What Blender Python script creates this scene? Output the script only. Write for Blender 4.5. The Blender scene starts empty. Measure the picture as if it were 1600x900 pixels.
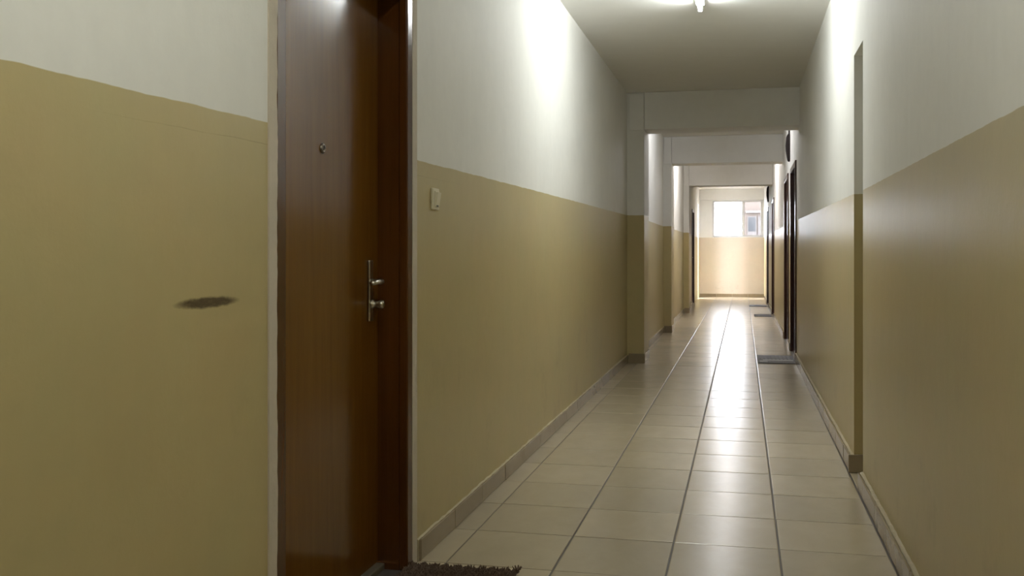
import bpy, bmesh, math, random
from mathutils import Vector, Matrix

random.seed(7)
scene = bpy.context.scene
COL = scene.collection

# ------------------------------------------------------------------ camera
FPX, YAW, HORIZON, CAMH = 1563.7, 0.2268, 395.6, 1.15
cam = bpy.data.cameras.new('camera')
cam.sensor_width = 36.0
cam.lens = 36.0 * FPX / 1600.0
cam.shift_y = -(450.0 - HORIZON) / 1600.0
cam.clip_start = 0.05
cam.clip_end = 300
cam_o = bpy.data.objects.new('camera', cam)
cam_o.location = (0, 0, CAMH)
cam_o.rotation_euler = (math.pi / 2, 0, YAW)
COL.objects.link(cam_o)
scene.camera = cam_o

# ------------------------------------------------------------------ world (bright overcast sky)
SKY = 14.0
world = bpy.data.worlds.new('overcast_sky')
scene.world = world
world.use_nodes = True
wn = world.node_tree.nodes
wn['Background'].inputs['Color'].default_value = (0.92, 0.92, 1.0, 1)
wn['Background'].inputs['Strength'].default_value = SKY

# ------------------------------------------------------------------ exposure
scene.view_settings.view_transform = 'Standard'
scene.view_settings.look = 'None'
scene.view_settings.exposure = 1.0
scene.view_settings.gamma = 1.0
scene.view_settings.use_curve_mapping = False
scene.cycles.max_bounces = 10
scene.cycles.diffuse_bounces = 6
scene.cycles.glossy_bounces = 5
scene.cycles.caustics_reflective = False
scene.cycles.sample_clamp_indirect = 3.0

LAMP_NEAR = 88.0       # emission of the fluorescent tubes
ADDED_LAMP_CAM = 56.0  # added lamp out of view, lights the walls near the viewer
ADDED_LAMP_BAY2 = 50.0  # invented unseen lamp that brightens the second bay
ADDED_LAMP_BAY3 = 105.0  # invented unseen lamp that lifts the third bay and its beam


# ================================================================== helpers
def new_bm():
    return bmesh.new()


def add_box(bm, x0, x1, y0, y1, z0, z1, bevel=0.0, seg=1, vec=None):
    """a box; vec(v) optionally moves every corner"""
    vs = [bm.verts.new((x, y, z)) for x in (x0, x1) for y in (y0, y1) for z in (z0, z1)]
    fs = [(0, 1, 3, 2), (4, 6, 7, 5), (0, 4, 5, 1), (2, 3, 7, 6), (0, 2, 6, 4), (1, 5, 7, 3)]
    faces = [bm.faces.new([vs[i] for i in f]) for f in fs]
    if vec:
        for v in vs:
            v.co = vec(v.co)
    if bevel > 0:
        edges = list({e for f in faces for e in f.edges})
        bmesh.ops.bevel(bm, geom=edges, offset=bevel, segments=seg, affect='EDGES', profile=0.5)
    return vs


def add_lathe(bm, prof, n=24, mat=None, cap=True):
    """profile [(r, z)...] turned about Z, then moved by the matrix"""
    rings = []
    for r, z in prof:
        ring = []
        for i in range(n):
            a = 2 * math.pi * i / n
            co = Vector((r * math.cos(a), r * math.sin(a), z))
            ring.append(bm.verts.new(mat @ co if mat else co))
        rings.append(ring)
    for a, b in zip(rings, rings[1:]):
        for i in range(n):
            bm.faces.new((a[i], a[(i + 1) % n], b[(i + 1) % n], b[i]))
    if cap:
        bm.faces.new(list(reversed(rings[0])))
        bm.faces.new(rings[-1])


def add_tube(bm, pts, r, n=10, squash=1.0):
    rings = []
    m = len(pts)
    for k in range(m):
        p = Vector(pts[k])
        t = (Vector(pts[min(k + 1, m - 1)]) - Vector(pts[max(k - 1, 0)])).normalized()
        up = Vector((0, 0, 1)) if abs(t.z) < 0.9 else Vector((1, 0, 0))
        u = t.cross(up).normalized()
        w = u.cross(t).normalized()
        rr = r[k] if isinstance(r, (list, tuple)) else r
        rings.append([bm.verts.new(p + u * rr * math.cos(2 * math.pi * i / n) + w * rr * squash * math.sin(2 * math.pi * i / n)) for i in range(n)])
    for a, b in zip(rings, rings[1:]):
        for i in range(n):
            bm.faces.new((a[i], a[(i + 1) % n], b[(i + 1) % n], b[i]))
    bm.faces.new(list(reversed(rings[0])))
    bm.faces.new(rings[-1])


def finish(name, bm, mat, parent=None, smooth=False, loc=None, keep=False):
    bmesh.ops.recalc_face_normals(bm, faces=bm.faces[:])
    me = bpy.data.meshes.new(name)
    bm.to_mesh(me)
    bm.free()
    if mat:
        me.materials.append(mat)
    if smooth:
        for p in me.polygons:
            p.use_smooth = True
    o = bpy.data.objects.new(name, me)
    COL.objects.link(o)
    if parent:
        o.parent = parent
    if loc:
        o.location = loc
    return o


def tag(o, label=None, cat=None, group=None, kind=None):
    if label:
        o['label'] = label
    if cat:
        o['category'] = cat
    if group:
        o['group'] = group
    if kind:
        o['kind'] = kind
    return o


def empty(name, loc=(0, 0, 0), rz=0.0):
    o = bpy.data.objects.new(name, None)
    o.empty_display_size = 0.1
    o.location = loc
    o.rotation_euler = (0, 0, rz)
    COL.objects.link(o)
    return o


def copy_mesh(o, parent=None, loc=None, rot=None):
    c = o.copy()
    COL.objects.link(c)
    if parent:
        c.parent = parent
    if loc is not None:
        c.location = loc
    if rot is not None:
        c.rotation_euler = rot
    return c


def copy_tree(o, parent=None):
    c = o.copy()
    COL.objects.link(c)
    c.parent = parent
    for ch in list(o.children):
        copy_tree(ch, c)
    return c


# ================================================================== materials
class NT:
    def __init__(self, name):
        self.m = bpy.data.materials.new(name)
        self.m.use_nodes = True
        self.t = self.m.node_tree
        self.t.nodes.clear()
        self.out = self.t.nodes.new('ShaderNodeOutputMaterial')

    def n(self, typ, **kw):
        nd = self.t.nodes.new(typ)
        for k, v in kw.items():
            setattr(nd, k, v)
        return nd

    def l(self, a, b):
        self.t.links.new(a, b)

    def put(self, sock, v):
        if hasattr(v, 'links'):
            self.l(v, sock)
        else:
            sock.default_value = v

    def math(self, op, a, b=None, c=None, clamp=False):
        nd = self.n('ShaderNodeMath', operation=op)
        nd.use_clamp = clamp
        self.put(nd.inputs[0], a)
        if b is not None:
            self.put(nd.inputs[1], b)
        if c is not None:
            self.put(nd.inputs[2], c)
        return nd.outputs[0]

    def mix(self, f, a, b, mode='MIX'):
        nd = self.n('ShaderNodeMix', data_type='RGBA', blend_type=mode)
        self.put(nd.inputs[0], f)
        self.put(nd.inputs[6], a)
        self.put(nd.inputs[7], b)
        return nd.outputs[2]

    def ramp(self, f, stops):
        nd = self.n('ShaderNodeValToRGB')
        el = nd.color_ramp.elements
        while len(el) < len(stops):
            el.new(0.5)
        for e, (p, c) in zip(el, stops):
            e.position = p
            e.color = c if len(c) == 4 else (*c, 1)
        self.put(nd.inputs[0], f)
        return nd.outputs[0]

    def noise(self, vec, scale, detail=3, rough=0.55, dist=0.0):
        nd = self.n('ShaderNodeTexNoise')
        nd.inputs['Scale'].default_value = scale
        nd.inputs['Detail'].default_value = detail
        nd.inputs['Roughness'].default_value = rough
        nd.inputs['Distortion'].default_value = dist
        if vec is not None:
            self.l(vec, nd.inputs['Vector'])
        return nd.outputs[0]

    def mapping(self, vec, scale):
        nd = self.n('ShaderNodeMapping')
        nd.inputs['Scale'].default_value = scale
        self.l(vec, nd.inputs['Vector'])
        return nd.outputs[0]

    def bump(self, h, strength, dist):
        nd = self.n('ShaderNodeBump')
        nd.inputs['Strength'].default_value = strength
        nd.inputs['Distance'].default_value = dist
        self.l(h, nd.inputs['Height'])
        return nd.outputs[0]

    def bsdf(self, color, rough, bump=None, metallic=0.0, ior=1.5, spec=0.5, emit=None, emit_s=0.0, coat=0.0):
        b = self.n('ShaderNodeBsdfPrincipled')
        self.put(b.inputs['Base Color'], color if hasattr(color, 'links') else (*color[:3], 1))
        self.put(b.inputs['Roughness'], rough)
        b.inputs['Metallic'].default_value = metallic
        b.inputs['IOR'].default_value = ior
        b.inputs['Specular IOR Level'].default_value = spec
        b.inputs['Coat Weight'].default_value = coat
        b.inputs['Coat Roughness'].default_value = 0.08
        if emit:
            b.inputs['Emission Color'].default_value = (*emit, 1)
            b.inputs['Emission Strength'].default_value = emit_s
        if bump:
            self.l(bump, b.inputs['Normal'])
        self.l(b.outputs[0], self.out.inputs[0])
        return self.m


def pos(nt):
    return nt.n('ShaderNodeNewGeometry').outputs['Position']


def objco(nt):
    return nt.n('ShaderNodeTexCoord').outputs['Object']


WHITE_P = (0.82, 0.815, 0.775)
KHAKI_L = (0.50, 0.42, 0.225)


def wall_paint(name, stops, khaki=KHAKI_L, axis=1, marks=False):
    """white upper wall, semi-gloss khaki dado; the paint edge height follows stops [(position along the wall, z)]"""
    nt = NT(name)
    p = pos(nt)
    sep = nt.n('ShaderNodeSeparateXYZ')
    nt.l(p, sep.inputs[0])
    along, z = sep.outputs[axis], sep.outputs[2]
    t = nt.math('MULTIPLY_ADD', along, 1 / 32.0, 3.0 / 32.0)
    rv = nt.ramp(t, [((y + 3) / 32.0, ((h - 1.4) / 0.25,) * 3) for y, h in stops])
    line = nt.math('MULTIPLY_ADD', rv, 0.25, 1.4)
    wob = nt.math('MULTIPLY_ADD', nt.noise(p, 9.0, 2), 0.008, -0.004)
    line = nt.math('ADD', line, wob)
    d = nt.math('SUBTRACT', line, z)                      # >0 below the paint edge
    low = nt.math('MULTIPLY_ADD', d, 500.0, 0.5, clamp=True)
    big = nt.noise(p, 1.3, 4, 0.6)
    streak = nt.noise(nt.mapping(p, (9, 9, 0.9)), 2.0, 4, 0.6)
    fine = nt.noise(p, 14.0, 5, 0.65)
    v = nt.math('MULTIPLY_ADD', big, 0.16, 0.84)
    v = nt.math('MULTIPLY', v, nt.math('MULTIPLY_ADD', streak, 0.05, 0.985))
    v = nt.math('MULTIPLY', v, nt.math('MULTIPLY_ADD', fine, 0.08, 0.98))
    vc = nt.n('ShaderNodeCombineColor')
    for i in range(3):
        nt.l(v, vc.inputs[i])
    # the khaki varies between a warmer and a greener tone
    kh = nt.mix(nt.noise(p, 2.2, 5, 0.65), (*[c * k for c, k in zip(khaki, (1.08, 0.98, 0.92))], 1),
                (*[c * k for c, k in zip(khaki, (0.93, 1.02, 0.98))], 1))
    # scuffing gathers in soft patches on the lower half of the dado
    dirt = nt.math('MULTIPLY', nt.math('MULTIPLY_ADD', nt.noise(p, 3.1, 5, 0.7), 4.0, -2.3, clamp=True),
                   nt.math('MULTIPLY_ADD', z, -1.4, 1.5, clamp=True))
    kh = nt.mix(nt.math('MULTIPLY', dirt, 0.35), kh, (0.14, 0.10, 0.045, 1))
    col = nt.mix(low, (*WHITE_P, 1), kh)
    col = nt.mix(1.0, col, vc.outputs[0], 'MULTIPLY')
    if marks:
        # old pencil/paint edge a hand's breadth below the new one
        dd = nt.math('ABSOLUTE', nt.math('SUBTRACT', d, 0.056))
        ln = nt.math('SUBTRACT', 1.0, nt.math('MULTIPLY', dd, 520.0), clamp=True)
        inten = nt.ramp(nt.math('MULTIPLY_ADD', along, 0.25, -0.375), [(0.0, (0,) * 3), (0.02, (0.0,) * 3), (0.12, (0.45,) * 3), (0.20, (0.85,) * 3), (0.47, (0.85,) * 3), (0.60, (0.35,) * 3), (0.70, (0,) * 3)])
        ln = nt.math('MULTIPLY', ln, nt.math('MULTIPLY', inten, nt.math('MULTIPLY_ADD', nt.noise(p, 11.0, 2), 1.6, -0.25, clamp=True)))
        col = nt.mix(nt.math('MULTIPLY', ln, 0.8), col, (0.17, 0.12, 0.05, 1))
        # long dark smudge beside the door
        wz = nt.math('MULTIPLY_ADD', nt.noise(p, 22.0, 4, 0.7), 0.010, -0.005)
        ey = nt.math('MULTIPLY', nt.math('SUBTRACT', along, 2.062), 1 / 0.150)
        ez = nt.math('MULTIPLY', nt.math('SUBTRACT', nt.math('ADD', z, wz), 1.0375), 1 / 0.0145)
        r2 = nt.math('ADD', nt.math('MULTIPLY', ey, ey), nt.math('MULTIPLY', ez, ez))
        s = nt.math('MULTIPLY', nt.math('SUBTRACT', 1.0, r2), 1.7, clamp=True)
        s = nt.math('MULTIPLY', s, nt.math('MULTIPLY_ADD', nt.noise(nt.mapping(p, (20, 20, 120)), 2.0, 4, 0.7), 1.1, 0.45, clamp=True))
        side = nt.math('LESS_THAN', sep.outputs[0], 0.0)
        col = nt.mix(nt.math('MULTIPLY', nt.math('MULTIPLY', s, side), 0.93), col, (0.058, 0.034, 0.014, 1))
    rough = nt.math('MULTIPLY_ADD', low, -0.27, 0.62)
    h = nt.math('ADD', nt.math('MULTIPLY', nt.noise(p, 5.0, 3), 1.0), nt.math('MULTIPLY', nt.noise(p, 70.0, 3), 0.16))
    return nt.bsdf(col, rough, nt.bump(h, 0.35, 0.006), spec=0.4)


def plain(name, color, rough, metallic=0.0, bump_scale=0, bump_s=0.2, bump_d=0.002, var=0.08, spec=0.5, **kw):
    nt = NT(name)
    c = objco(nt)
    f = nt.noise(c, 7.0, 4, 0.6)
    col = nt.mix(f, (*[x * (1 - var) for x in color], 1), (*[min(1, x * (1 + var)) for x in color], 1))
    b = nt.bump(nt.noise(c, bump_scale, 4), bump_s, bump_d) if bump_scale else None
    return nt.bsdf(col, rough, b, metallic, spec=spec, **kw)


def wood(name, dark, light, rough=0.25, coat=0.3):
    nt = NT(name)
    c = objco(nt)
    big = nt.noise(nt.mapping(c, (2.2, 2.2, 0.8)), 1.6, 3, 0.5)
    g = nt.noise(nt.mapping(c, (9, 9, 0.45)), 3.0, 5, 0.55, 0.5)
    fine = nt.noise(nt.mapping(c, (150, 150, 5)), 2.0, 4, 0.6)
    f = nt.math('MULTIPLY_ADD', fine, 0.22, nt.math('MULTIPLY_ADD', g, 0.42, nt.math('MULTIPLY', big, 0.40)))
    col = nt.ramp(f, [(0.30, dark), (0.75, light)])
    wav = nt.noise(nt.mapping(c, (26, 26, 9)), 1.4, 3, 0.6, 0.4)
    h = nt.math('ADD', nt.math('MULTIPLY', fine, 0.03), wav)
    return nt.bsdf(col, rough, nt.bump(h, 0.07, 0.002), coat=coat, ior=1.5, spec=0.27)


def tile_mat(name, a, b, rough):
    nt = NT(name)
    p = pos(nt)
    info = nt.n('ShaderNodeObjectInfo')
    off = nt.n('ShaderNodeVectorMath', operation='SCALE')
    comb = nt.n('ShaderNodeCombineXYZ')
    for i in range(3):
        nt.l(info.outputs['Random'], comb.inputs[i])
    nt.l(comb.outputs[0], off.inputs[0])
    off.inputs['Scale'].default_value = 37.0
    add = nt.n('ShaderNodeVectorMath', operation='ADD')
    nt.l(p, add.inputs[0])
    nt.l(off.outputs[0], add.inputs[1])
    c = add.outputs[0]
    cloud = nt.noise(nt.mapping(c, (1, 0.6, 1)), 7.0, 5, 0.6, 0.4)
    grain = nt.noise(c, 160.0, 3, 0.6)
    f = nt.math('MULTIPLY_ADD', grain, 0.25, nt.math('MULTIPLY_ADD', cloud, 1.2, -0.22), clamp=True)
    col = nt.mix(f, (*a, 1), (*b, 1))
    r = nt.math('MULTIPLY_ADD', info.outputs['Random'], 0.12, 0.94)
    rc = nt.n('ShaderNodeCombineColor')
    for i in range(3):
        nt.l(r, rc.inputs[i])
    col = nt.mix(1.0, col, rc.outputs[0], 'MULTIPLY')
    rg = nt.math('MULTIPLY_ADD', cloud, 0.03, rough - 0.015)
    h = nt.math('ADD', nt.math('MULTIPLY', nt.noise(c, 9.0, 2), 1.0), nt.math('MULTIPLY', grain, 0.05))
    return nt.bsdf(col, rg, nt.bump(h, 0.05, 0.001), spec=0.75)


M = {}
M['wall_left'] = wall_paint('wall_left_paint', [(-2, 1.43), (1.4, 1.468), (2.34, 1.485), (3.55, 1.497), (5.45, 1.513), (7.2, 1.526), (10.83, 1.549), (14.0, 1.54), (26.9, 1.55)], marks=True)
M['wall_right'] = wall_paint('wall_right_paint', [(-2, 1.45), (2.27, 1.457), (5.1, 1.456), (5.52, 1.461), (9.41, 1.489), (14, 1.52), (26.9, 1.55)], khaki=(0.49, 0.41, 0.235))
M['wall_end'] = wall_paint('wall_end_paint', [(-2, 1.562), (27, 1.562)], khaki=(0.60, 0.53, 0.45), axis=0)
M['ceiling'] = plain('ceiling_paint', (0.82, 0.81, 0.77), 0.75, bump_scale=30, bump_s=0.2, bump_d=0.003, var=0.03, spec=0.3)
M['white_paint'] = plain('white_plaster_paint', (0.80, 0.795, 0.765), 0.6, bump_scale=24, bump_s=0.3, bump_d=0.003, var=0.05)
M['raw_plaster'] = plain('bare_plaster', (0.56, 0.50, 0.41), 0.75, bump_scale=55, bump_s=0.6, bump_d=0.004, var=0.12)
M['mortar'] = plain('skirting_mortar', (0.44, 0.38, 0.25), 0.7, bump_scale=70, bump_s=0.6, bump_d=0.003, var=0.12)
M['grout'] = plain('floor_grout', (0.085, 0.070, 0.055), 0.55, bump_scale=120, var=0.2)
M['tile'] = tile_mat('floor_tile_glaze', (0.405, 0.345, 0.24), (0.49, 0.42, 0.305), 0.245)
M['skirt_tile'] = tile_mat('skirting_tile_glaze', (0.235, 0.185, 0.112), (0.30, 0.24, 0.155), 0.24)
M['door_wood'] = wood('varnished_door_wood', (0.100, 0.039, 0.0042), (0.165, 0.071, 0.0100), 0.17, 0.0)
M['frame_wood'] = wood('varnished_frame_wood', (0.048, 0.0155, 0.0028), (0.095, 0.034, 0.0065), 0.20, 0.1)
M['dark_wood'] = wood('dark_door_wood', (0.028, 0.010, 0.008), (0.060, 0.022, 0.014), 0.3, 0.2)
M['metal'] = plain('satin_nickel', (0.62, 0.58, 0.50), 0.28, 1.0, var=0.05)
M['metal_dark'] = plain('tarnished_brass', (0.22, 0.19, 0.15), 0.35, 1.0, var=0.1)
M['lens'] = plain('peephole_lens', (0.01, 0.01, 0.012), 0.05)
M['plastic'] = plain('ivory_plastic', (0.74, 0.69, 0.53), 0.35, var=0.02)
M['plastic_dark'] = plain('dark_plastic', (0.03, 0.028, 0.025), 0.4)
M['sill_stone'] = plain('threshold_stone', (0.14, 0.12, 0.085), 0.5, bump_scale=60, var=0.25)
M['coir'] = plain('brown_coir', (0.13, 0.092, 0.068), 0.95, bump_scale=150, bump_s=0.6, var=0.35, spec=0.1)
M['mat_grey'] = plain('grey_mat_rubber', (0.19, 0.19, 0.20), 0.7, bump_scale=120, bump_s=0.4, var=0.2)
M['mat_light'] = plain('pale_grey_mat_rib', (0.40, 0.40, 0.41), 0.7, var=0.2)
for nm, c, e in (('near', (0.96, 1.0, 0.985), LAMP_NEAR), ('cam', (0.98, 1.0, 0.91), ADDED_LAMP_CAM), ('bay2', (0.97, 0.97, 1.0), ADDED_LAMP_BAY2), ('bay3', (1.0, 0.95, 0.95), ADDED_LAMP_BAY3)):  # only the near tube is in view; the others are added
    M['tube_' + nm] = NT('lit_tube_' + nm).bsdf((0.9, 0.9, 0.9), 0.4, emit=c, emit_s=e)
M['holder'] = plain('white_lamp_holder', (0.72, 0.72, 0.70), 0.4, var=0.02)
M['fitting'] = plain('dark_painted_metal', (0.018, 0.013, 0.012), 0.7, spec=0.1)
M['alu'] = plain('white_window_frame', (0.70, 0.70, 0.69), 0.4, var=0.02)
M['facade'] = plain('facade_render', (0.046, 0.035, 0.028), 0.85, bump_scale=9, var=0.12)
M['facade_pale'] = plain('facade_ledge_paint', (0.09, 0.085, 0.083), 0.8)
M['facade_glass'] = plain('facade_window_glass', (0.017, 0.018, 0.020), 0.15)
M['facade_brown'] = plain('facade_shutter', (0.032, 0.027, 0.025), 0.7)
M['concrete'] = plain('pale_concrete', (0.40, 0.39, 0.37), 0.85, bump_scale=20, var=0.1)


def glass(name):
    nt = NT(name)
    tr = nt.n('ShaderNodeBsdfTransparent')
    tr.inputs[0].default_value = (0.94, 0.96, 0.96, 1)
    gl = nt.n('ShaderNodeBsdfGlossy')
    gl.inputs['Roughness'].default_value = 0.02
    fr = nt.n('ShaderNodeFresnel')
    fr.inputs['IOR'].default_value = 1.3
    mx = nt.n('ShaderNodeMixShader')
    nt.l(fr.outputs[0], mx.inputs[0])
    nt.l(tr.outputs[0], mx.inputs[1])
    nt.l(gl.outputs[0], mx.inputs[2])
    nt.l(mx.outputs[0], nt.out.inputs[0])
    return nt.m


M['glass'] = glass('window_glass')

# ================================================================== dimensions
XL = -1.185                       # left wall, first bay
CEIL = 2.83
YB, YE = -3.0, 26.9               # back wall, end wall
PIL = [10.5, 14.6, 19.45]         # pillar/beam lines
BAYX = [-1.185, -1.125, -1.110, -1.115]
ROW0, ROWD = 4.02086, 0.45172
COLX = [-1.078, -0.673, -0.2685, 0.1365, 0.541]


def xr(y):
    if y <= 5.53:
        return 0.568
    if y >= 21:
        return 0.536
    return 0.568 + (0.536 - 0.568) * (y - 5.53) / (21 - 5.53)


# door openings: (y0, y1)
NEAR_DOOR = (2.397, 3.497)
RIGHT_DOORS = [(11.06, 12.22), (12.86, 13.96), (18.35, 19.5), (22.1, 23.2)]
LEFT_FAR_DOOR = (22.72, 23.62)
ADDED_LEFT_OPEN = (25.75, 26.2)  # opening made up to let daylight into the end bay
ADDED_RIGHT_OPEN = (25.8, 26.2)  # likewise added on the right to light the end wall
DOOR_TOP = 2.143
OPEN_TOP = 2.40

# ================================================================== setting
# ---- left wall: runs of masonry with the openings left free
bm = new_bm()
T = 0.22


def wall_run(bm, xf, y0, y1, openings, back):
    """front plane xf(y); boxes between and above the openings; back = -1 or +1 side of the thickness"""
    cur = y0
    segs = []
    for a, b, top in openings:
        if a > cur:
            segs.append((cur, a, 0.0, CEIL))
        segs.append((a, b, top, CEIL))
        cur = b
    if cur < y1:
        segs.append((cur, y1, 0.0, CEIL))
    for a, b, z0, z1 in segs:
        def vec(co, a=a, b=b):
            front = xf(co.y)
            return Vector((front if co.x > 0.5 else front + back * T, co.y, co.z))
        add_box(bm, 0.0, 1.0, a, b, z0, z1, vec=vec)


wall_run(bm, lambda y: BAYX[0], YB, PIL[0] + 0.3, [(NEAR_DOOR[0], NEAR_DOOR[1], DOOR_TOP)], -1)
wall_run(bm, lambda y: BAYX[1], PIL[0] + 0.3, PIL[1] + 0.3, [], -1)
wall_run(bm, lambda y: BAYX[2], PIL[1] + 0.3, PIL[2] + 0.3, [], -1)
wall_run(bm, lambda y: BAYX[3], PIL[2] + 0.3, YE + 0.22, [(*LEFT_FAR_DOOR, DOOR_TOP), (*ADDED_LEFT_OPEN, OPEN_TOP)], -1)
tag(finish('wall_left', bm, M['wall_left']), 'long left corridor wall, white above a khaki painted dado', 'wall', kind='structure')

bm = new_bm()
NICHE = (5.12, 5.522)
wall_run(bm, xr, YB, YE + 0.22, [(*NICHE, 2.185)] + [(*d, DOOR_TOP) for d in RIGHT_DOORS] + [(*ADDED_RIGHT_OPEN, OPEN_TOP)], 1)
# the niche: deep pocket behind the opening
add_box(bm, 0.788, 1.05, NICHE[0] - 0.1, NICHE[0], 0, 2.285)
add_box(bm, 0.788, 1.05, NICHE[1], NICHE[1] + 0.1, 0, 2.285)
add_box(bm, 1.05, 1.15, NICHE[0] - 0.1, NICHE[1] + 0.1, 0, 2.285)
add_box(bm, 0.788, 1.05, NICHE[0], NICHE[1], 2.185, 2.285)
tag(finish('wall_right', bm, M['wall_right']), 'long right corridor wall with a narrow recess, white over khaki', 'wall', kind='structure')

WIN = (-0.787, 0.506, 1.565, 2.546)
bm = new_bm()
add_box(bm, -1.34, WIN[0], YE, YE + 0.2, 0, CEIL)
add_box(bm, WIN[1], 0.80, YE, YE + 0.2, 0, CEIL)
add_box(bm, WIN[0], WIN[1], YE, YE + 0.2, 0, WIN[2])
add_box(bm, WIN[0], WIN[1], YE, YE + 0.2, WIN[3], CEIL)
tag(finish('wall_end', bm, M['wall_end']), 'bright end wall of the corridor, peach below the window', 'wall', kind='structure')

bm = new_bm()
add_box(bm, -1.42, 0.80, YB - 0.2, YB, 0, CEIL)
tag(finish('wall_back', bm, M['white_paint']), 'plain white wall closing the corridor behind the viewer', 'wall', kind='structure')

bm = new_bm()
add_box(bm, -1.45, 1.2, YB - 0.2, YE + 0.25, CEIL, CEIL + 0.2)
tag(finish('ceiling', bm, M['ceiling']), 'flat white plaster ceiling over the corridor', 'ceiling', kind='structure')

# ---- pillars and beams
for i, y in enumerate(PIL):
    bx = [BAYX[0], BAYX[1], BAYX[2]][i]
    bm = new_bm()
    add_box(bm, bx - 0.05, -1.006, y, y + 0.52, 0.0, CEIL, bevel=0.004)
    o = finish('pillar', bm, M['wall_left'])
    tag(o, ['first pillar on the left, nearest, where the khaki dado steps out', 'second pillar on the left, behind the nearest pillar',
            'third pillar on the left, just before the bright end bay'][i], 'pillar', 'left wall pillars', 'structure')
    bm = new_bm()
    add_box(bm, bx + (0.022 if i == 0 else 0.01), -1.008, y - 0.012, y + 0.02, 2.436, CEIL - 0.012, bevel=0.006, seg=2)
    finish('pillar_capital', bm, M['white_paint'], o)
    bm = new_bm()
    add_box(bm, -1.004, xr(y) + 0.004, y - 0.006, y + 0.40, 2.44, CEIL, bevel=0.006, seg=2)
    tag(finish('beam', bm, M['white_paint']), ['nearest white beam crossing under the ceiling beyond the lamp', 'second white beam crossing the corridor ceiling',
        'third white beam, before the bright end bay'][i], 'beam', 'ceiling beams', 'structure')
# lintel over the end bay, in front of the window head
bm = new_bm()
add_box(bm, -1.115, 0.536, YE - 0.10, YE, 2.548, CEIL, bevel=0.004)
tag(finish('beam', bm, M['white_paint']), 'white lintel above the window at the corridor end', 'beam', kind='structure')

# ---- floor: grout bed with every tile laid on it
bm = new_bm()
add_box(bm, -1.45, 1.2, YB - 0.2, YE + 0.25, -0.12, -0.0035)
floor = tag(finish('floor', bm, M['grout']), 'beige ceramic tiled corridor floor with dark joints', 'floor', kind='structure')


def tile_mesh(w, d):
    bm = new_bm()
    x, y = w / 2, d / 2
    rings = []
    for ix, iy, z in ((0, 0, -0.010), (0, 0, -0.0026), (0.0012, 0.0009, -0.0007), (0.0042, 0.0030, 0.0)):
        rings.append([bm.verts.new((sx * (x - ix), sy * (y - iy), z)) for sx, sy in ((-1, -1), (1, -1), (1, 1), (-1, 1))])
    for p, q in zip(rings, rings[1:]):
        for k in range(4):
            bm.faces.new((p[k], p[(k + 1) % 4], q[(k + 1) % 4], q[k]))
    bm.faces.new(rings[-1])
    return bm


edges = [(-1.183, COLX[0])] + [(COLX[k], COLX[k + 1]) for k in range(4)]
R_IND = 26                                               # rows built tile by tile (beyond: < 8 px deep in the photograph)
protos = {}
rest = new_bm()
for r in range(-15, 52):
    y0 = ROW0 + r * ROWD
    if y0 + ROWD / 2 > YE:
        continue
    for k, (x0, x1) in enumerate(edges):
        gx = 0.0065 if k else 0.002
        w, d = x1 - x0 - gx, ROWD - 0.0065
        loc = Vector(((x0 + x1) / 2, y0 + ROWD / 2, random.uniform(-0.0005, 0.0004)))
        rot = (random.gauss(0, 0.0007), random.gauss(0, 0.0007), 0)
        if r < R_IND:
            if k not in protos:
                protos[k] = finish('tile', tile_mesh(w, d), M['tile'], floor, loc=loc)
                protos[k].rotation_euler = rot
            else:
                copy_mesh(protos[k], floor, loc, rot)
        else:
            tm = tile_mesh(w, d)
            mt = Matrix.Translation(loc) @ Matrix.Rotation(rot[0], 4, 'X') @ Matrix.Rotation(rot[1], 4, 'Y')
            vm = {}
            for v in tm.verts:
                vm[v] = rest.verts.new(mt @ v.co)
            for f in tm.faces:
                rest.faces.new([vm[v] for v in f.verts])
            tm.free()
fo = finish('far_tiles', rest, M['tile'], floor)
fo['kind'] = 'stuff'
# cut tile in the niche and along the right wall
finish('tile', tile_mesh(0.50, NICHE[1] - NICHE[0] - 0.006), M['tile'], floor, loc=(0.796, sum(NICHE) / 2, 0.0))

# ---- skirting: mortar bed + single tiles
SK_H = 0.080


def skirt_mesh(length, h, th):
    bm = new_bm()
    add_box(bm, 0, th, 0.0025, length - 0.0030, 0.001, h)
    top = [e for e in bm.edges if all(abs(v.co.x - th) < 1e-6 for v in e.verts)]
    bmesh.ops.bevel(bm, geom=top, offset=0.0016, segments=1, affect='EDGES')
    return bm


def ragged_bed(bm, pts, h, depth, outward):
    """mortar line along pts (x, y) on the wall, sticking out along outward, with an uneven top"""
    prev = None
    for i, (x, y) in enumerate(pts):
        hh = h + random.uniform(-0.003, 0.0045)
        dd = depth + random.uniform(-0.003, 0.001)
        ox, oy = outward
        ring = [bm.verts.new((x, y, 0.0)), bm.verts.new((x + ox * dd, y + oy * dd, 0.0)),
                bm.verts.new((x + ox * dd, y + oy * dd, hh - 0.003)), bm.verts.new((x + ox * dd * 0.6, y + oy * dd * 0.6, hh)), bm.verts.new((x, y, hh + 0.002))]
        if prev:
            for k in range(5):
                bm.faces.new((prev[k], prev[(k + 1) % 5], ring[(k + 1) % 5], ring[k]))
        else:
            bm.faces.new(ring)
        prev = ring
    bm.faces.new(list(reversed(prev)))


def span(a, b, step=0.045):
    n = max(1, int((b - a) / step))
    return [a + (b - a) * i / n for i in range(n + 1)]


skirt_protos = {}


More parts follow.
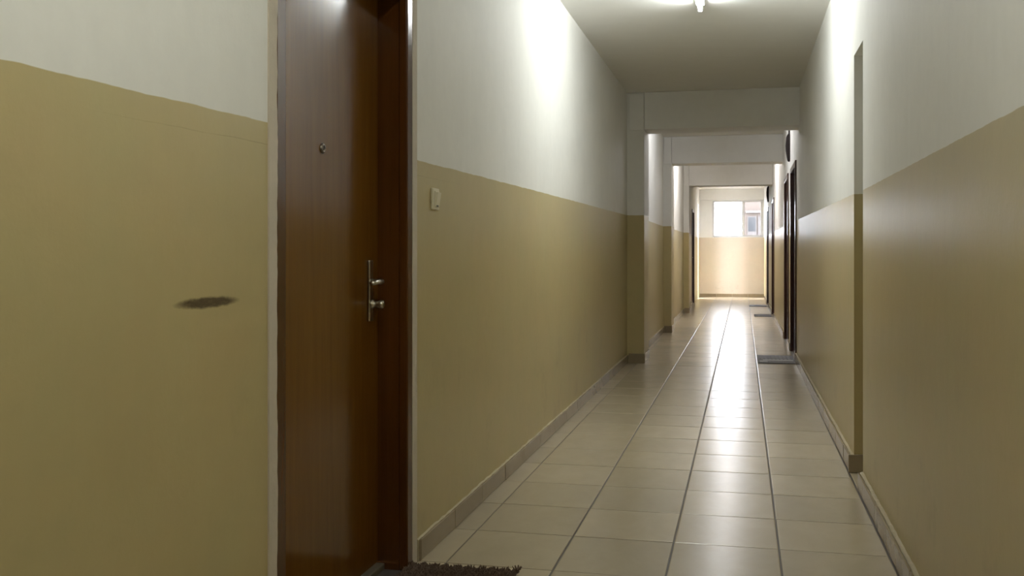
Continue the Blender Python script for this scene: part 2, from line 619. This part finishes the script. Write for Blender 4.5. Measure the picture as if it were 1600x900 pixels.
def skirt_tile(parent, x, y, rz, length, h=SK_H, th=0.008):
    key = (round(length, 3), round(h, 3))
    jit = random.uniform(-0.0008, 0.0008)
    loc = (x + math.cos(rz) * jit, y + math.sin(rz) * jit, random.uniform(0, 0.0012))
    if key not in skirt_protos:
        o = finish('skirting_tile', skirt_mesh(length, h, th), M['skirt_tile'], parent, loc=loc)
        o.rotation_euler = (0, 0, rz)
        skirt_protos[key] = o
    else:
        copy_mesh(skirt_protos[key], parent, loc, (0, 0, rz))


def rows_between(a, b):
    """tile joints of the floor inside a run, so skirting joints meet floor joints"""
    out = [a]
    k = math.ceil((a - ROW0) / ROWD + 0.02)
    while ROW0 + k * ROWD < b - 0.03:
        out.append(ROW0 + k * ROWD)
        k += 1
    out.append(b)
    return list(zip(out, out[1:]))


# left
bm = new_bm()
left_runs = [(XL, YB, NEAR_DOOR[0] - 0.05), (XL, NEAR_DOOR[1] + 0.062, PIL[0]), (BAYX[1], PIL[0] + 0.52, PIL[1]), (BAYX[2], PIL[1] + 0.52, PIL[2]),
             (BAYX[3], PIL[2] + 0.52, LEFT_FAR_DOOR[0] - 0.01)]
for x, a, b in left_runs:
    ragged_bed(bm, [(x, y) for y in span(a, b)], SK_H + 0.003, 0.0085, (1, 0))
bl = tag(finish('baseboard_left', bm, M['mortar']), 'beige tile skirting along the left wall', 'skirting', kind='structure')
for x, a, b in left_runs:
    for y0, y1 in rows_between(a, b):
        skirt_tile(bl, x + 0.007, y0, 0.0, y1 - y0)
for i, y in enumerate(PIL):                              # around each pillar
    bx = BAYX[i] + 0.015
    skirt_tile(bl, bx, y, -math.pi / 2, -1.006 + 0.009 - bx, 0.098, 0.009)
    skirt_tile(bl, -1.006, y - 0.004, 0.0, 0.524, 0.098, 0.009)

# right (faces -X)
bm = new_bm()
right_runs = [(YB, NICHE[0]), (NICHE[1], RIGHT_DOORS[0][0] - 0.01), (RIGHT_DOORS[0][1] + 0.01, RIGHT_DOORS[1][0] - 0.01), (RIGHT_DOORS[1][1] + 0.01, RIGHT_DOORS[2][0] - 0.01),
              (RIGHT_DOORS[2][1] + 0.01, RIGHT_DOORS[3][0] - 0.01), (RIGHT_DOORS[3][1] + 0.01, ADDED_RIGHT_OPEN[0])]
RTH = 0.018
for a, b in right_runs:
    ragged_bed(bm, [(xr(y), y) for y in span(a, b)], SK_H + 0.006, RTH - 0.003, (-1, 0))
ragged_bed(bm, [(x, NICHE[1]) for x in span(0.568, 1.05)], SK_H + 0.012, 0.012, (0, -1))
br = tag(finish('baseboard_right', bm, M['mortar']), 'beige tile skirting along the right wall', 'skirting', kind='structure')
for a, b in right_runs:
    for y0, y1 in rows_between(a, b):
        skirt_tile(br, (xr(y0) + xr(y1)) / 2 - RTH + 0.001, y1, math.pi, y1 - y0, SK_H + 0.004)
skirt_tile(br, 0.536, NICHE[1] - 0.011, -math.pi / 2, 0.5, SK_H + 0.014, 0.010)

# end
bm = new_bm()
ragged_bed(bm, [(x, YE) for x in span(-1.115, 0.536)], 0.083, 0.010, (0, -1))
be = tag(finish('baseboard_end', bm, M['mortar']), 'tan tile skirting under the end wall', 'skirting', kind='structure')
xs = [-1.115, -0.68, -0.275, 0.13, 0.536]
for a, b in zip(xs, xs[1:]):
    skirt_tile(be, a, YE - 0.009, -math.pi / 2, b - a, 0.082)


# ---- bare plaster margins round the near door
def ragged_strip(y_straight, y_ragged, z0, z1, amp):
    bm = new_bm()
    n = 110
    prev = None
    off = 0.0
    for i in range(n + 1):
        z = z0 + (z1 - z0) * i / n
        off = 0.7 * off + random.uniform(-amp, amp)
        yr = y_ragged + off
        ring = [bm.verts.new((XL - 0.004, y_straight, z)), bm.verts.new((XL + 0.0045, y_straight, z)), bm.verts.new((XL + 0.0045, yr, z)), bm.verts.new((XL - 0.004, yr, z))]
        if prev:
            for k in range(4):
                bm.faces.new((prev[k], prev[(k + 1) % 4], ring[(k + 1) % 4], ring[k]))
        prev = ring
    return bm


tag(finish('trim_1', ragged_strip(2.354, 2.400, 0.0, 2.20, 0.0022), M['raw_plaster']), 'bare pale plaster strip down the near side of the brown door', 'trim', kind='structure')
tag(finish('trim_2', ragged_strip(3.547, 3.496, 0.0, 2.20, 0.0012), M['raw_plaster']), 'bare pale plaster strip between the brown door and the light switch', 'trim', kind='structure')


# ================================================================== doors
def build_lock(leaf, y, x, zc, mat, dirn, full=True):
    """lock plate, lever and key cylinder on a leaf; x = face, dirn = which way (in y) the lever points"""
    bm = new_bm()
    add_box(bm, x, x + 0.009, y - 0.019, y + 0.019, zc - 0.108, zc + 0.108, bevel=0.003, seg=2)
    plate = finish('lock_plate', bm, mat, leaf)
    zl = zc + 0.033
    bm = new_bm()
    add_tube(bm, [(x + 0.008, y, zl), (x + 0.026, y, zl), (x + 0.042, y + dirn * 0.003, zl), (x + 0.050, y + dirn * 0.016, zl), (x + 0.052, y + dirn * 0.045, zl + 0.001),
                  (x + 0.052, y + dirn * 0.085, zl - 0.001), (x + 0.050, y + dirn * 0.105, zl - 0.004)], [0.0115, 0.0105, 0.0115, 0.0125, 0.0115, 0.0105, 0.0095], 12, 0.85)
    finish('lever_handle', bm, mat, leaf, smooth=True)
    if full:
        zk = zc - 0.048
        rot = Matrix.Translation((x + 0.008, y, zk)) @ Matrix.Rotation(math.pi / 2, 4, 'Y')
        bm = new_bm()
        add_lathe(bm, [(0.017, 0), (0.0175, 0.006), (0.0150, 0.009), (0.0115, 0.0095), (0.0115, 0.028), (0.0140, 0.029), (0.0155, 0.036), (0.0150, 0.044), (0.010, 0.047)], 20, rot)
        finish('key_cylinder', bm, mat, leaf, smooth=True)
    return plate


def rebated_jamb(y_out, sgn, w, z1, mat, parent, front, depth):
    """one jamb: front moulding with a rounded edge, then the rebated lining"""
    bm = new_bm()
    a, b = sorted((y_out, y_out + sgn * w))
    add_box(bm, -0.030, front, a, b, 0.0, z1, bevel=0.006, seg=3)
    o = finish('jamb', bm, mat, parent)
    bm = new_bm()
    a, b = sorted((y_out, y_out + sgn * (w - 0.006)))
    add_box(bm, -depth, -0.0305, a, b, 0.0, z1)
    finish('jamb_lining', bm, mat, o)
    return o


def door(name, loc, rz, w, mat_leaf, mat_frame, label, leaf_x, near=False, cat='door'):
    """local: opening runs 0..w along +Y, the corridor is on +X"""
    root = empty(name, loc, rz)
    tag(root, label, cat, kind='structure')
    fw, front = 0.058, (0.004 if near else 0.016)
    rebated_jamb(0.0, 1, fw, DOOR_TOP, mat_frame, root, front, 0.16)
    rebated_jamb(w, -1, fw, DOOR_TOP, mat_frame, root, front, 0.16)
    bm = new_bm()
    add_box(bm, -0.16, front - 0.001, fw - 0.004, w - fw + 0.004, DOOR_TOP - fw, DOOR_TOP, bevel=0.004, seg=2)
    finish('head_jamb', bm, mat_frame, root)
    bm = new_bm()
    add_box(bm, leaf_x - 0.040, leaf_x, fw - 0.004, w - fw + 0.004, 0.014 if not near else 0.026, DOOR_TOP - fw - 0.002, bevel=0.002)
    leaf = finish('door_leaf', bm, mat_leaf, root)
    return root, leaf


d1, leaf = door('door_1', (XL, NEAR_DOOR[0], 0), 0.0, NEAR_DOOR[1] - NEAR_DOOR[0], M['door_wood'], M['frame_wood'],
                'large varnished brown flat door beside the light switch, nearest on the left', -0.111, True)
yl = 3.357 - NEAR_DOOR[0]
build_lock(leaf, yl, -0.111, 1.0165, M['metal'], -1)
# peephole
rot = Matrix.Translation((-0.111, 2.948 - NEAR_DOOR[0], 1.481)) @ Matrix.Rotation(math.pi / 2, 4, 'Y')
bm = new_bm()
add_lathe(bm, [(0.0165, -0.002), (0.0165, 0.003), (0.014, 0.006), (0.0085, 0.007), (0.0080, 0.004)], 24, rot, cap=False)
ph = finish('peephole', bm, M['metal_dark'], leaf, smooth=True)
ph['label'] = 'dark brass peephole ring'
bm = new_bm()
add_lathe(bm, [(0.0001, 0.006), (0.004, 0.0056), (0.0082, 0.004), (0.0082, -0.001)], 20, rot, cap=False)
finish('peephole_lens', bm, M['lens'], leaf, smooth=True)
bm = new_bm()
add_box(bm, -0.125, -0.084, 0.054, 1.046, 0.0, 0.024, bevel=0.004, seg=2)
s = finish('threshold', bm, M['sill_stone'], d1)
s['label'] = 'worn pale stone threshold'

far_labels = ['dark brown door on the right, first beyond the recess, behind the nearest grey mat',
              'dark brown door on the right under the dark wall fitting, second beyond the recess',
              'third dark brown door on the right, behind the middle grey mat',
              'last dark brown door on the right, by the bright end bay']
for i, (a, b) in enumerate(RIGHT_DOORS):
    xm = xr((a + b) / 2) + 0.001
    r, lf = door('door_%d' % (i + 2), (xm, b, 0), math.pi, b - a, M['dark_wood'], M['dark_wood'], far_labels[i], -0.075)
    build_lock(lf, (b - a) - 0.13, -0.075, 1.0165, M['metal'], -1, False)
r, lf = door('door_6', (BAYX[3], LEFT_FAR_DOOR[0], 0), 0.0, LEFT_FAR_DOOR[1] - LEFT_FAR_DOOR[0], M['dark_wood'], M['dark_wood'],
             'only far door on the left wall, just before the bright end bay', -0.075)
build_lock(lf, 0.78, -0.075, 1.0165, M['metal'], -1, False)

# ================================================================== window in the end wall
bm = new_bm()
yw = YE + 0.06
x0, x1, z0, z1 = WIN
fwid = 0.032
for a in ((x0, x0 + fwid, z0, z1), (x1 - fwid, x1, z0, z1), (x0 + fwid, x1 - fwid, z0, z0 + fwid), (x0 + fwid, x1 - fwid, z1 - fwid, z1)):
    add_box(bm, a[0], a[1], yw, yw + 0.06, a[2], a[3], bevel=0.003)
win = tag(finish('window_1', bm, M['alu']), 'bright white framed window above the peach end wall', 'window', kind='structure')
bm = new_bm()
add_box(bm, -0.004, 0.028, yw + 0.004, yw + 0.054, z0 + fwid, z1 - fwid, bevel=0.003)
finish('mullion', bm, M['alu'], win)
for a, b in ((x0 + fwid, -0.004), (0.028, x1 - fwid)):
    bm = new_bm()
    s = 0.022
    for q in ((a, a + s, z0 + fwid, z1 - fwid), (b - s, b, z0 + fwid, z1 - fwid), (a + s, b - s, z0 + fwid, z0 + fwid + s), (a + s, b - s, z1 - fwid - s, z1 - fwid)):
        add_box(bm, q[0], q[1], yw + 0.012, yw + 0.046, q[2], q[3], bevel=0.002)
    sash = finish('sash', bm, M['alu'], win)
    bm = new_bm()
    add_box(bm, a + s, b - s, yw + 0.027, yw + 0.031, z0 + fwid + s, z1 - fwid - s)
    finish('pane', bm, M['glass'], sash)

# made-up balconies outside the two added daylight openings of the end bay, and the ground far below
for nm, xa, xb, ya, yb in (('left', -3.0, -1.335, ADDED_LEFT_OPEN[0] - 0.4, ADDED_LEFT_OPEN[1] + 0.5), ('right', 0.756, 2.4, ADDED_RIGHT_OPEN[0] - 0.4, ADDED_RIGHT_OPEN[1] + 0.6)):
    bm = new_bm()
    add_box(bm, xa, xb, ya, yb, -0.14, -0.004)
    edge = xa if nm == 'left' else xb
    add_box(bm, min(edge, edge + 0.1), max(edge, edge + 0.1), ya, yb, -0.14, 0.95)
    tag(finish('added_terrace_slab', bm, M['concrete']), 'invented pale concrete balcony outside the added %s opening of the end bay' % nm, 'balcony', kind='structure')
bm = new_bm()
add_box(bm, -60, 60, -10, 110, -6.3, -6.0)
tag(finish('ground', bm, M['concrete']), 'pale paved ground far below the end window', 'ground', kind='structure')

# neighbour building seen through the right pane
FY = 34.0
nb = empty('neighbour_building', (0.03, FY, -6.0))
tag(nb, 'tan apartment building with a white ledge, seen through the window pane', 'building')
bm = new_bm()
add_box(bm, 0, 9.0, 0, 7.0, 0, 15.0)
finish('facade', bm, M['facade'], nb)
for zz in (2.5, 5.5, 8.5, 11.5):
    bm = new_bm()
    add_box(bm, 0.06, 9.0, -0.12, 0.0, zz - 0.02, zz + 0.05, bevel=0.01)
    finish('ledge', bm, M['facade_pale'], nb)
wp = None
for zz in (1.25, 4.25, 7.25, 10.25):
    for k in range(5):
        xx = 0.11 + k * 1.85
        bm = new_bm()
        if wp is None:
            add_box(bm, 0, 0.30, -0.05, 0.0, 0, 1.12)
            wp = finish('window', bm, M['facade_brown'], nb, loc=(xx, 0, zz))
            bm = new_bm()
            add_box(bm, 0.03, 0.27, -0.055, -0.05, 0.62, 1.09)
            gl = finish('pane', bm, M['facade_glass'], wp)
            bm = new_bm()
            add_box(bm, 0.34, 0.42, -0.03, 0.0, 0.3, 1.12)
            add_box(bm, 0.46, 0.54, -0.03, 0.0, 0.3, 1.12)
            sh = finish('shutter', bm, M['facade_brown'], wp)
        else:
            c = copy_tree(wp, nb)
            c.location = (xx, 0, zz)

# ================================================================== light switch
sw = empty('light_switch', (XL, 3.765, 1.3625))
tag(sw, 'ivory rocker light switch on the khaki wall beside the brown door', 'switch')
bm = new_bm()
add_box(bm, 0.0, 0.011, -0.0405, 0.0405, -0.0425, 0.0425, bevel=0.004, seg=3)
finish('switch_plate', bm, M['plastic'], sw)
bm = new_bm()
add_box(bm, 0.0112, 0.0150, -0.022, 0.032, -0.030, 0.031, bevel=0.0015, seg=2)
finish('rocker_surround', bm, M['plastic'], sw)
bm = new_bm()


def tilt(co):
    return Vector((co.x + (0.0032 if co.x > 0.016 else 0) * (co.z / 0.024), co.y, co.z))


add_box(bm, 0.0152, 0.0195, -0.016, 0.027, -0.0245, 0.026, vec=tilt)
finish('rocker', bm, M['plastic'], sw)
bm = new_bm()
add_box(bm, 0.0151, 0.0166, -0.010, 0.010, -0.0295, -0.0247)
finish('indicator', bm, M['plastic_dark'], sw)['label'] = 'small dark indicator slot'


# ================================================================== ceiling lamps
def lamp(x, y, tube_mat, label):
    """fluorescent batten along the corridor: sheet steel body, tube below, a holder at each end"""
    L = 0.60
    root = empty('ceiling_lamp', (x, y, CEIL))
    tag(root, label, 'lamp')
    bm = new_bm()
    add_box(bm, -0.030, 0.030, -L, L, -0.034, 0.0, bevel=0.006, seg=2)
    finish('lamp_body', bm, M['holder'], root)
    for sgn in (-1, 1):
        bm = new_bm()
        a, b = sorted((sgn * (L - 0.022), sgn * L))
        add_box(bm, -0.016, 0.016, a, b, -0.078, -0.0345, bevel=0.007, seg=3)
        finish('tube_holder', bm, M['holder'], root)
    bm = new_bm()
    add_lathe(bm, [(0.0135, -L + 0.024), (0.0135, L - 0.024)], 20, Matrix.Translation((0, 0, -0.060)) @ Matrix.Rotation(-math.pi / 2, 4, 'X'))
    finish('tube', bm, tube_mat, root, smooth=True)
    return root


lamp(-0.276, 6.17, M['tube_near'], 'lit fluorescent batten on the ceiling before the nearest beam, its end in view')
lamp(-0.276, 1.3, M['tube_cam'], 'added fluorescent batten above the viewer, unseen, lighting the near walls')
lamp(-0.276, 12.4, M['tube_bay2'], 'invented fluorescent batten, unseen above the nearest beam, brightening the second bay')
lamp(-0.276, 17.0, M['tube_bay3'], 'invented fluorescent batten, unseen above the second beam, brightening the third bay')

# ================================================================== dark fittings on the right wall
FIT_Z = 2.26


def fitting(y, label, z=FIT_Z):
    root = empty('wall_fitting', (xr(y) , y, z))
    tag(root, label, 'wall fitting', 'dark fittings above the right-hand doors')
    bm = new_bm()
    prof = [(0.0, 0.022), (0.02, 0.030), (0.14, 0.048), (0.20, 0.050), (0.30, 0.040), (0.34, 0.018), (0.435, 0.014)]
    prev = None
    for z_, d in prof:
        hw = 0.10 if d > 0.025 else 0.05
        ring = [bm.verts.new((-0.001, -hw, z_)), bm.verts.new((-d, -hw * 0.75, z_)), bm.verts.new((-d, hw * 0.75, z_)), bm.verts.new((-0.001, hw, z_))]
        if prev:
            for k in range(4):
                bm.faces.new((prev[k], prev[(k + 1) % 4], ring[(k + 1) % 4], ring[k]))
        else:
            bm.faces.new(list(reversed(ring)))
        prev = ring
    bm.faces.new(prev)
    finish('housing', bm, M['fitting'], root)
    bm = new_bm()
    add_box(bm, -0.008, 0.0, -0.07, 0.07, 0.44, 0.47, bevel=0.002)
    finish('bracket', bm, M['fitting'], root)
    return root


fitting(12.55, 'dark tapered fitting high on the right wall, nearer of the two')
fitting(22.0, 'small dark fitting on the right wall at the last door, farther of the two', 2.24)

# ================================================================== door mats
# near coir mat: woven base, dense tufts, rolled edge
cm = empty('door_mat', (-0.985, 3.083, 0.0), 0.012)
tag(cm, 'shaggy dark brown fibre doormat lying before the varnished brown door', 'doormat')
bm = new_bm()
MW, MD = 0.405, 0.835
add_box(bm, -MW / 2, MW / 2, -MD / 2, MD / 2, 0.0005, 0.010, bevel=0.003)
finish('backing', bm, M['coir'], cm)
tuft = new_bm()
for i in range(56):
    for j in range(110):
        x = -MW / 2 + (i + 0.5) * MW / 56 + random.uniform(-0.002, 0.002)
        y = -MD / 2 + (j + 0.5) * MD / 110 + random.uniform(-0.002, 0.002)
        h = 0.010 + 0.004 * math.sin(i * 1.05) + random.uniform(-0.003, 0.004)
        lx, ly = random.uniform(-0.006, 0.006), random.uniform(-0.006, 0.006)
        r = random.uniform(0.0028, 0.0042)
        base = [tuft.verts.new((x + r * math.cos(a), y + r * math.sin(a), 0.0095)) for a in (0.3, 2.4, 4.5)]
        mid = [tuft.verts.new((x + lx * 0.5 + r * 0.9 * math.cos(a), y + ly * 0.5 + r * 0.9 * math.sin(a), 0.0095 + h * 0.7)) for a in (0.3, 2.4, 4.5)]
        tip = tuft.verts.new((x + lx, y + ly, 0.0095 + h))
        for k in range(3):
            tuft.faces.new((base[k], base[(k + 1) % 3], mid[(k + 1) % 3], mid[k]))
            tuft.faces.new((mid[k], mid[(k + 1) % 3], tip))
po = finish('pile', tuft, M['coir'], cm)
po['kind'] = 'stuff'
# a frayed corner that curls up
bm = new_bm()
for k in range(16):
    a = random.uniform(0, 6.28)
    add_tube(bm, [(MW / 2 - 0.006 + random.uniform(-0.012, 0.012), MD / 2 - 0.012 + random.uniform(-0.012, 0.012), 0.008),
                  (MW / 2 + 0.010 * math.cos(a), MD / 2 - 0.01 + 0.010 * math.sin(a), 0.020), (MW / 2 + 0.018 * math.cos(a), MD / 2 - 0.01 + 0.016 * math.sin(a), 0.027 + random.uniform(-0.006, 0.006))], [0.003, 0.0026, 0.001], 5)
fr = finish('frayed_corner', bm, M['coir'], cm)
fr['kind'] = 'stuff'


def flat_mat(cx, cy, w, d, label):
    root = empty('door_mat', (cx, cy, 0.0))
    tag(root, label, 'doormat', 'grey mats along the right wall')
    bm = new_bm()
    add_box(bm, -w / 2, w / 2, -d / 2, d / 2, 0.0008, 0.010, bevel=0.003)
    finish('mat_base', bm, M['mat_grey'], root)
    bm = new_bm()
    add_box(bm, -w / 2 + 0.055, w / 2 - 0.02, -d / 2 + 0.22 * d, -d / 2 + 0.42 * d, 0.0102, 0.0125, bevel=0.001)
    add_box(bm, -w / 2 + 0.02, -w / 2 + 0.10, -d / 2 + 0.03, -d / 2 + 0.25 * d, 0.0102, 0.0130, bevel=0.001)
    finish('pale_patch', bm, M['mat_light'], root)['label'] = 'pale grey worn patches'
    first = None
    for k in range(9):
        x = -w / 2 + 0.03 + k * (w - 0.06) / 8
        if first is None:
            bm = new_bm()
            add_box(bm, -0.006, 0.006, -d / 2 + 0.45 * d, d / 2 - 0.02, 0.0102, 0.0132)
            first = finish('rib', bm, M['mat_grey'], root, loc=(x, 0, 0))
        else:
            copy_mesh(first, root, (x, 0, 0))
    return root


flat_mat(0.345, 11.15, 0.385, 0.80, 'nearest grey doormat on the right, before the first dark door')
flat_mat(0.357, 18.95, 0.31, 0.58, 'middle grey doormat on the right, before the third dark door')
flat_mat(0.32, 22.5, 0.37, 0.62, 'farthest faint grey doormat, before the last dark door')
